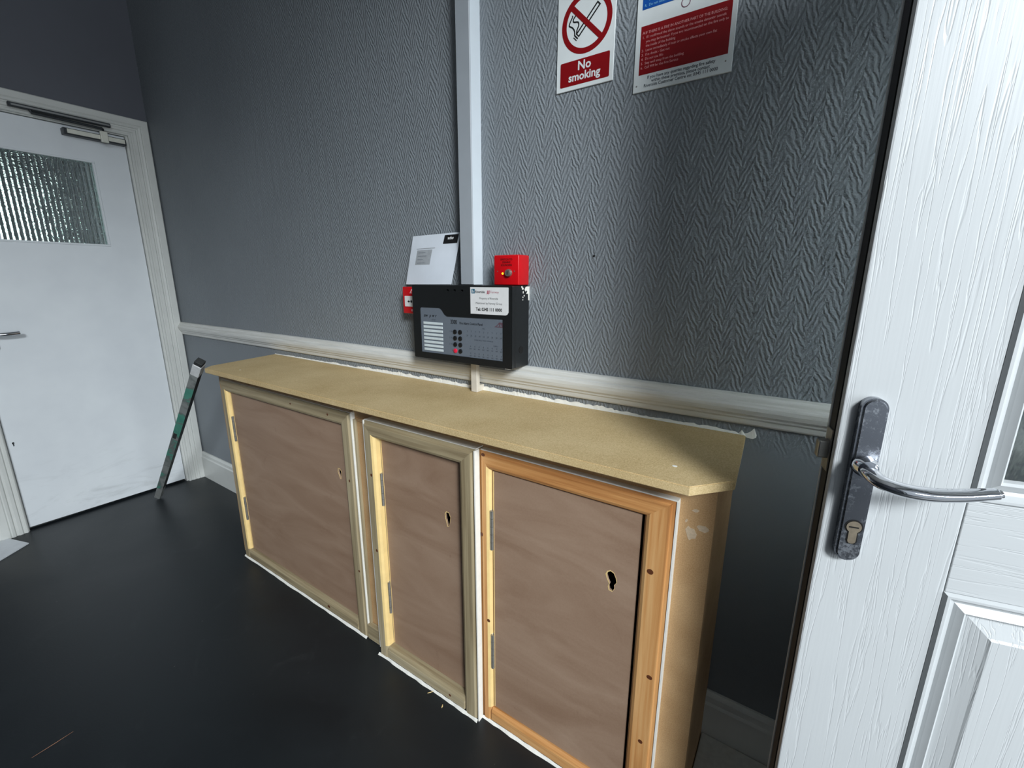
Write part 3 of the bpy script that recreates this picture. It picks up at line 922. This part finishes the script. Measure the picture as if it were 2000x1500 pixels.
# envelope propped on the panel
def env_pt(u, v, lift=0.0):
    # u across 0..1, v up 0..1 ; leaning back against the wall with a slight bow
    bl, br, tl, tr_ = Vector((-1.124, 1.048, 1.2065)), Vector((-0.925, 1.047, 1.2080)), Vector((-1.102, 1.0685, 1.3585)), Vector((-0.898, 1.0665, 1.3612))
    p = (bl * (1 - u) + br * u) * (1 - v) + (tl * (1 - u) + tr_ * u) * v
    p.y -= 0.006 * math.sin(PI * u) * math.sin(PI * min(1, v * 0.9 + 0.1)) + lift
    return p
def env_patch(bm, u0, u1, v0, v1, lift, nu=10, nv=8, thick=0.0):
    g = [[bm.verts.new(env_pt(u0 + (u1 - u0) * i / nu, v0 + (v1 - v0) * j / nv, lift)) for i in range(nu + 1)] for j in range(nv + 1)]
    for j in range(nv):
        for i in range(nu):
            bm.faces.new((g[j][i], g[j][i + 1], g[j + 1][i + 1], g[j + 1][i]))
en = thing('envelope', 'white letter envelope propped on the black panel against the wall', 'envelope', (-1.01, 1.05, 1.2065))
bm = bm_new(); env_patch(bm, 0, 1, 0, 1, 0.0014); env_patch(bm, 0, 1, 0, 1, 0.0)
bm.verts.ensure_lookup_table(); obj('paper_sleeve', bm, M['paper'], en, sm=True)
bm = bm_new(); env_patch(bm, 0.695, 0.97, 0.795, 0.965, 0.0018, 6, 3); sq = obj('black_stamp', bm, M['black_paper'], en)
bm = bm_new(); add_text(bm, 'who', 0.0135, lambda u, v, d: env_pt(0.765 + u / 0.204, 0.875 + v / 0.152, 0.0022), bold=0.0003, shear=0.2); obj('white_lettering', bm, M['label'], sq)
bm = bm_new()
env_patch(bm, 0.14, 0.55, 0.72, 0.735, 0.0017, 6, 1)
env_patch(bm, 0.16, 0.50, 0.40, 0.70, 0.0016, 6, 4)
obj('address_window', bm, M['pale_ink'], en)
bm = bm_new()
for q in range(4):
    env_patch(bm, 0.20, 0.20 + (0.16, 0.2, 0.13, 0.18)[q], 0.64 - q * 0.07, 0.655 - q * 0.07, 0.0020, 3, 1)
obj('address_print', bm, plain('light_print', srgb(132, 137, 143), 0.7), en)
cd = bm_new(); box(cd, -0.9035, -0.8790, 1.074, 1.0785, 1.2075, 1.352)
o = obj('black_card', cd, M['black_paper'], base=(-0.89, 1.076, 1.2075)); tag(o, 'black card tucked behind the envelope beside the trunking', 'card')

# ------------------------------------------------------------------ signs
ns = thing('no_smoking_sign', 'white and red no smoking sign on the chevron wallpaper', 'sign', (-0.5175, YW, 1.669))
YS = YW - 0.0035
bm = bm_new(); box(bm, -0.5905, -0.4445, YS, YW, 1.669, 1.889, 0.0008, 1); obj('sign_board', bm, M['sign'], ns)
cx, cz, Ro, Ri = -0.5155, 1.8030, 0.0630, 0.0510
y_ = YS - 0.0004
bm = bm_new(); plate(bm, circ(cx, cz, Ro, n=64), [circ(cx, cz, Ri, n=64)], XZ(y_), 0.0004); obj('red_ring', bm, M['red_ink'], ns, sm=False)
bm = bm_new()
c45 = math.cos(PI / 4)
def rot45(a, b):
    return (cx + (a + b) * c45, cz + (-a + b) * c45)
# cigarette: runs up to the right
def rc(a, b):
    return (cx + (a - b) * c45, cz + (a + b) * c45)
def rcrect(a0, a1, b0, b1):
    return [rc(a0, b0), rc(a1, b0), rc(a1, b1), rc(a0, b1)]
plate(bm, rcrect(-0.0315, 0.0430, -0.0058, 0.0058), [rcrect(-0.0290, 0.0400, -0.0026, 0.0026)], XZ(y_), 0.0003)
plate(bm, rcrect(-0.0365, -0.0335, -0.0058, 0.0058), [], XZ(y_), 0.0003)
plate(bm, rcrect(-0.0405, -0.0385, -0.0058, 0.0058), [], XZ(y_), 0.0003)
def stroke(pts, w):
    pts = [Vector((a, b, 0)) for a, b in pts]
    pts = spline(pts, 6)
    L, R = [], []
    for i, p in enumerate(pts):
        d = (pts[min(i + 1, len(pts) - 1)] - pts[max(0, i - 1)]).normalized()
        nn = Vector((-d.y, d.x, 0)) * (w / 2)
        L.append(p + nn); R.append(p - nn)
    for i in range(len(pts) - 1):
        vs = [bm.verts.new((q.x, y_ - 0.00005, q.y)) for q in (L[i], L[i + 1], R[i + 1], R[i])]
        bm.faces.new(vs)
stroke([(cx - 0.0290, cz - 0.021), (cx - 0.0300, cz - 0.011), (cx - 0.0355, cz - 0.003), (cx - 0.0440, cz + 0.003), (cx - 0.0410, cz + 0.011), (cx - 0.0360, cz + 0.019), (cx - 0.0365, cz + 0.022)], 0.0030)
stroke([(cx - 0.0245, cz - 0.019), (cx - 0.0235, cz - 0.011), (cx - 0.0195, cz - 0.002), (cx - 0.0215, cz + 0.005), (cx - 0.0325, cz + 0.008), (cx - 0.0330, cz + 0.014), (cx - 0.0270, cz + 0.021), (cx - 0.0255, cz + 0.030)], 0.0030)
bmesh.ops.recalc_face_normals(bm, faces=bm.faces[:])
obj('cigarette_symbol', bm, M['ink'], ns)
bm = bm_new(); plate(bm, [rot45(-Ri - 0.002, -0.0055), rot45(Ri + 0.002, -0.0055), rot45(Ri + 0.002, 0.0055), rot45(-Ri - 0.002, 0.0055)], [], XZ(y_ - 0.0003), 0.0004); obj('red_slash', bm, M['red_ink'], ns)
bm = bm_new(); plate(bm, rrect(-0.5800, -0.4540, 1.6785, 1.7310, 0.003), [], XZ(y_), 0.0004); pn = obj('caption_panel', bm, M['red_ink'], ns)
bm = bm_new()
add_text(bm, 'No', 0.0262, at(-0.517, y_ - 0.0003, 1.7088), 'CENTER', bold=0.0006)
add_text(bm, 'smoking', 0.0245, at(-0.517, y_ - 0.0003, 1.6875), 'CENTER', bold=0.0006)
obj('lettering', bm, M['sign'], pn)

fs = thing('fire_action_sign', 'white, red and blue fire instructions sign right of the no smoking sign', 'sign', (-0.294, YW, 1.630))
bm = bm_new(); box(bm, -0.395, -0.193, YS, YW, 1.630, 1.930, 0.0008, 1); obj('sign_board', bm, M['sign'], fs)
bm = bm_new(); plate(bm, rect(-0.3835, -0.2025, 1.6635, 1.7570), [], XZ(y_), 0.0004); rp = obj('red_block', bm, M['red_ink'], fs)
bm = bm_new(); plate(bm, rect(-0.3835, -0.2025, 1.7880, 1.9100), [], XZ(y_), 0.0004); bp = obj('blue_block', bm, M['blue_ink'], fs)
bm = bm_new()
for q, (s, ind) in enumerate((('If there is a fire in another part of the building:', 0), ('If I confirmed the alarm sounds or the smoke detector sounds', 1), ('you may be located. If you are recommended on the fire only to', 1),
                            ('the inside of the building', 1), ('Leave immediately if heat or smoke affects your own flat', 2), ('If in doubt - Get out', 2), ('Do not use lifts', 2), ('Stay well away from the building', 2), ('Call 999 for the Fire Service', 2))):
    z = 1.7410 - q * 0.0083
    if q == 0:
        add_text(bm, 'A', 0.0080, at(-0.380, y_ - 0.0003, z)); add_text(bm, s.upper(), 0.0073, at(-0.3735, y_ - 0.0003, z), sx=0.87)
    else:
        add_text(bm, s, 0.0070, at(-0.3715, y_ - 0.0003, z), sx=0.90)
        if ind == 2 or q == 1:
            add_text(bm, '%d.' % (1 if q == 1 else q - 2), 0.0070, at(-0.380, y_ - 0.0003, z))
obj('lettering', bm, M['pink_ink'], rp)['kind'] = 'stuff'
bm = bm_new()
for q, s in enumerate(('If you have any queries regarding fire safety', 'within these premises, please contact', 'Riverside Customer Centre on: 0345 111 0000')):
    add_text(bm, s, 0.0088, at(-0.2945, y_, 1.6535 - q * 0.0078), 'CENTER', bold=0.0001, sx=0.90)
obj('lettering', bm, M['grey_ink'], fs)['kind'] = 'stuff'
bm = bm_new(); add_text(bm, 'R.  Do not return', 0.0072, at(-0.379, y_ - 0.0003, 1.7925), sx=0.9); add_text(bm, 'until told it is safe', 0.0072, at(-0.371, y_ - 0.0003, 1.8025), sx=0.9); obj('lettering', bm, M['cyan_ink'], bp)['kind'] = 'stuff'
bm = bm_new(); plate(bm, circ(-0.2930, 1.7775, 0.0092, n=28), [circ(-0.2930, 1.7775, 0.0076, n=28)], XZ(y_), 0.0003); obj('ring_symbol', bm, M['purple_ink'], fs)
for x, z in ((-0.387, 1.643), (-0.2055, 1.651), (-0.387, 1.915), (-0.2055, 1.915)):
    bm = bm_new(); plate(bm, circ(x, z, 0.0016, n=10), [], XZ(y_), 0.0004); obj('fixing_screw', bm, M['steel'], fs)

# ------------------------------------------------------------------ open entrance door (right)
TH = math.radians(12)
ed = thing('door_2', 'white wood-grain entrance door standing open at the right', 'door', (0.050, 0.664, 0.0), TH, kind='structure')
DW, ZB, ZTP = 0.90, 0.065, 1.97
def lbox(name, mat, *a, bev=0.0, parent=None, seg=2):
    bm = bm_new(); box(bm, *a, bev, seg); return obj(name, bm, mat, parent or ed, local=True)
SW = 0.1375
# skin: two upright stiles and three level rails, a hair apart like the moulded joints
lbox('stile', M['grain_z'], 0, SW, 0, 0.012, ZB, ZTP, bev=0.0018)
lbox('stile', M['grain_z'], DW - SW, DW, 0, 0.012, ZB, ZTP, bev=0.0018)
g = 0.0006
lbox('rail', M['grain_x'], SW + g, DW - SW - g, 0, 0.012, ZB, 0.245, bev=0.0010)
lbox('rail', M['grain_x'], SW + g, DW - SW - g, 0, 0.012, 0.845, 0.969, bev=0.0010)
lbox('rail', M['grain_x'], SW + g, DW - SW - g, 0, 0.012, 1.835, ZTP, bev=0.0010)
# core and edge build-up seen at the lock side
lbox('slab_core', M['edge_beige'], 0.004, DW - 0.004, 0.012, 0.017, ZB, ZTP) if False else None
bm = bm_new()
for a in ((0.0025, SW - 0.004, 0.012, 0.040, ZB, ZTP), (DW - SW + 0.004, DW - 0.002, 0.012, 0.040, ZB, ZTP), (SW - 0.004, DW - SW + 0.004, 0.012, 0.040, ZB, 0.24), (SW - 0.004, DW - SW + 0.004, 0.012, 0.040, 0.85, 0.964), (SW - 0.004, DW - SW + 0.004, 0.012, 0.040, 1.84, ZTP)):
    box(bm, *a)
obj('slab_core', bm, M['edge_beige'], ed, local=True)
lbox('edge_gasket', M['gasket'], 0.0008, 0.0025, 0.0185, 0.040, ZB, ZTP)
bm = bm_new(); box(bm, -0.0006, SW, 0.039, 0.0445, ZB, ZTP, 0.001, 1); box(bm, DW - SW, DW, 0.040, 0.0445, ZB, ZTP); box(bm, SW, DW - SW, 0.040, 0.0445, ZB, 0.969); box(bm, SW, DW - SW, 0.040, 0.0445, 1.835, ZTP)
obj('back_skin', bm, M['grain_z'], ed, local=True)
# latch in the edge at handle height
lt = lbox('latch_bolt', M['steel'], -0.013, 0.0025, 0.020, 0.034, 0.992, 1.016, bev=0.002)
lbox('latch_plate', M['steel'], -0.0012, 0.0008, 0.0175, 0.0395, 0.975, 1.032, bev=0.0005)

def panel_mould(zb, zt, u0, u1, glazed):
    """bolection: raised lip, cove, quirk then bevel to the field"""
    prof = [(0.0, 0.0), (0.003, 0.004), (0.006, 0.004), (0.011, -0.004), (0.015, -0.0055), (0.018, -0.003), (0.024, 0.001), (0.027, -0.002), (0.0275, -0.012), (0.0, -0.012)]
    # profile (inset, proud); proud towards the viewer is -y
    def P(ii, h, corner):
        x = u0 + ii if corner in (0, 3) else u1 - ii
        z = zb + ii if corner in (0, 1) else zt - ii
        return (x, -h, z)
    for a, b in ((0, 1), (1, 2), (2, 3), (3, 0)):
        bm = bm_new()
        sweep(bm, lambda u, h: P(u, h, a), lambda u, h: P(u, h, b), prof)
        obj('panel_moulding', bm, M['gloss_door'], ed, local=True)
M['gloss_door'] = plain('white_moulded_skin', srgb(190, 193, 194), 0.36, 0, 0.02)
panel_mould(0.245, 0.845, SW, DW - SW, False)
panel_mould(0.969, 1.835, SW, DW - SW, True)
# lower raised field with broad bevels
bm = bm_new()
i0, i1, f0 = 0.0272, 0.056, 0.003
def ringpts(ins, y):
    return [bm.verts.new(p) for p in ((SW + ins, y, 0.245 + ins), (DW - SW - ins, y, 0.245 + ins), (DW - SW - ins, y, 0.845 - ins), (SW + ins, y, 0.845 - ins))]
r0, r1, r2, r3 = ringpts(0.026, 0.010), ringpts(0.0272, 0.009), ringpts(0.052, 0.0015), ringpts(0.055, -0.0005)
for a, b in ((r0, r1), (r1, r2), (r2, r3)):
    for k in range(4):
        j = (k + 1) % 4
        bm.faces.new((a[k], a[j], b[j], b[k]))
bm.faces.new(r3)
bmesh.ops.recalc_face_normals(bm, faces=bm.faces[:])
obj('raised_panel', bm, M['grain_z'], ed, local=True)
lbox('panel_core', M['edge_beige'], SW, DW - SW, 0.0125, 0.0395, 0.25, 0.84)
lbox('glass_pane', M['obscure'], SW + 0.02, DW - SW - 0.02, 0.012, 0.018, 0.988, 1.816)
# handle
hb = bm_new()
plate(hb, rrect(0.0155, 0.0425, 0.868, 1.085, 0.0130, 8), [], XZ(-0.0135), 0.0135)
es = [e for e in hb.edges if all(abs(v.co.y + 0.0135) < 1e-5 for v in e.verts) and len(e.link_faces) == 2 and e.calc_face_angle(0) > 1]
bmesh.ops.bevel(hb, geom=es, offset=0.0030, segments=3, affect='EDGES')
dh = obj('door_handle', hb, M['pitted'], ed, local=True, sm=True)
dh['label'] = 'pitted chrome lever handle on a long backplate'
bm = bm_new(); tube(bm, [(0.029, -0.0135, 1.000), (0.029, -0.020, 1.000), (0.029, -0.026, 1.000)], [0.0135, 0.0125, 0.0105], 20); obj('rose', bm, M['chrome'], dh, local=True, sm=True)
bm = bm_new()
path = spline([(0.029, -0.020, 1.000), (0.0295, -0.036, 0.9985), (0.036, -0.0475, 0.9950), (0.052, -0.0525, 0.9915), (0.075, -0.0535, 0.9905), (0.100, -0.0530, 0.9935), (0.122, -0.0520, 0.9985), (0.136, -0.0510, 1.0020)], 7)
rad = []
for i in range(len(path)):
    t_ = i / (len(path) - 1)
    rad.append(0.0088 * (1 - t_) + 0.0082 * t_ + 0.0022 * math.sin(PI * min(1, t_ * 1.1)) - (0.002 if t_ > 0.97 else 0))
tube(bm, path, rad, 20, 0.72, up=Vector((0, 0, 1)))
obj('lever', bm, M['chrome'], dh, local=True, sm=True)
bm = bm_new()
plate(bm, circ(0.0302, 0.9175, 0.0080, n=20), [], XZ(-0.0148), 0.0015)
plate(bm, rrect(0.0258, 0.0346, 0.8945, 0.9145, 0.0040), [], XZ(-0.0146), 0.0013)
cyl = obj('lock_cylinder', bm, M['brass'], dh, local=True)
bm = bm_new()
outl = [(0.0302 + 0.0098 * math.cos(a), 0.9175 + 0.0098 * math.sin(a)) for a in [math.radians(-55 + 290 * i / 24) for i in range(25)]]
outl += [(0.0302 - 0.0062, 0.8975), (0.0302 - 0.004, 0.8935), (0.0302 + 0.004, 0.8935), (0.0302 + 0.0062, 0.8975)]
plate(bm, outl, [], XZ(-0.0139), 0.0003); obj('cylinder_recess', bm, M['black_hole'], dh, local=True)
bm = bm_new(); box(bm, 0.0252, 0.0352, -0.0153, -0.0148, 0.9167, 0.9183); obj('key_slot', bm, M['black_hole'], dh, local=True)

# ------------------------------------------------------------------ loose things on the floor
bm = bm_new(); box(bm, -0.0935, 0.90, 0.935, 1.0625, 0, 0.042, 0.003, 2)
o = obj('door_mat', bm, M['mat'], base=(0.4, 1.0, 0)); tag(o, 'pale grey block mat on the floor behind the white entrance door', 'mat')
bm = bm_new(); plate(bm, [(-2.925, 0.268), (-2.560, -0.180), (-2.78, -0.42), (-3.060, -0.25), (-3.060, 0.222)], [], XY(0.0005), 0.0045)
o = obj('floor_sheet', bm, M['sheet'], base=(-2.9, 0.0, 0)); tag(o, 'pale sheet of board lying on the floor left of the inner door', 'board')

lv = thing('spirit_level', 'worn teal spirit level leaning against the left end of the worktop', 'spirit level', (-2.965, 0.795, 0.0))
A, B = Vector((-2.958, 0.788, 0.012)), Vector((-1.998, 0.745, 0.902))
ax = (B - A).normalized()
mid = (A + B) / 2
tocam = (Vector((0, 0, 1.22)) - mid)
n1 = (tocam - ax * tocam.dot(ax)).normalized()
side = n1.cross(ax).normalized()       # to the right as the camera sees it
if side.y < 0:
    side = -side
turn = math.radians(-20)
nf = (n1 * math.cos(turn) + side * math.sin(turn)).normalized()   # painted face turned to the left
sd = (side * math.cos(turn) - n1 * math.sin(turn)).normalized()
def lev_box(bm, t0, t1, w, d, ow=0.0, od=0.0, bev=0.001):
    L = (B - A).length
    vs = []
    tmp = bmesh.new()
    box(tmp, t0 * L, t1 * L, -w / 2 + ow, w / 2 + ow, -d / 2 + od, d / 2 + od, bev, 1)
    for v in tmp.verts:
        v.co = A + ax * v.co.x + sd * v.co.y + nf * v.co.z
    me = bpy.data.meshes.new('t'); tmp.to_mesh(me); tmp.free(); bm.from_mesh(me); bpy.data.meshes.remove(me)
bm = bm_new(); lev_box(bm, 0.10, 0.935, 0.030, 0.030); obj('body', bm, M['level_dark'], lv)
bm = bm_new(); lev_box(bm, 0.10, 0.935, 0.030, 0.0016, 0, 0.0158, 0.0003); obj('painted_face', bm, M['level'], lv)
bm = bm_new(); lev_box(bm, 0.0, 0.10, 0.029, 0.029); obj('end_cap', bm, plain('scuffed_grey_metal', srgb(150, 152, 150), 0.5, 0.2, 0.15, 60), lv)
bm = bm_new(); lev_box(bm, 0.935, 0.985, 0.033, 0.033); obj('end_cap', bm, M['level_cap'], lv)
bm = bm_new(); lev_box(bm, 0.985, 1.0, 0.030, 0.028); obj('end_cap', bm, M['level_dark'], lv)
bm = bm_new(); lev_box(bm, 0.535, 0.57, 0.015, 0.0012, -0.003, 0.0172, 0.0002); obj('bubble_vial', bm, M['level_dark'], lv)

def sliver(name, pts, label, cat, mat, r):
    bm = bm_new()
    tube(bm, [(p[0], p[1], r * 0.6) for p in pts], [r * 0.4, r, r * 0.4], 6, 0.6)
    o = obj(name, bm, mat, base=(pts[0][0], pts[0][1], 0))
    tag(o, label, cat)
sliver('wood_splinter', [(-0.812, 0.7585), (-0.806, 0.766), (-0.800, 0.7745)], 'pale wood splinter touching the foot of the middle cupboard door', 'splinter', M['cut_and_lit_pine'], 0.0014)
sliver('wood_splinter', [(-0.7485, 0.757), (-0.7455, 0.752), (-0.7435, 0.7475)], 'short pale wood chip on the dark floor before the middle cupboard door', 'splinter', M['cut_and_lit_pine'], 0.0019)
sliver('straw', [(-1.5385, 0.046), (-1.540, 0.09), (-1.5425, 0.127)], 'long thin tan straw lying on open dark floor', 'straw', plain('tan_straw', srgb(150, 110, 84), 0.7), 0.0009)
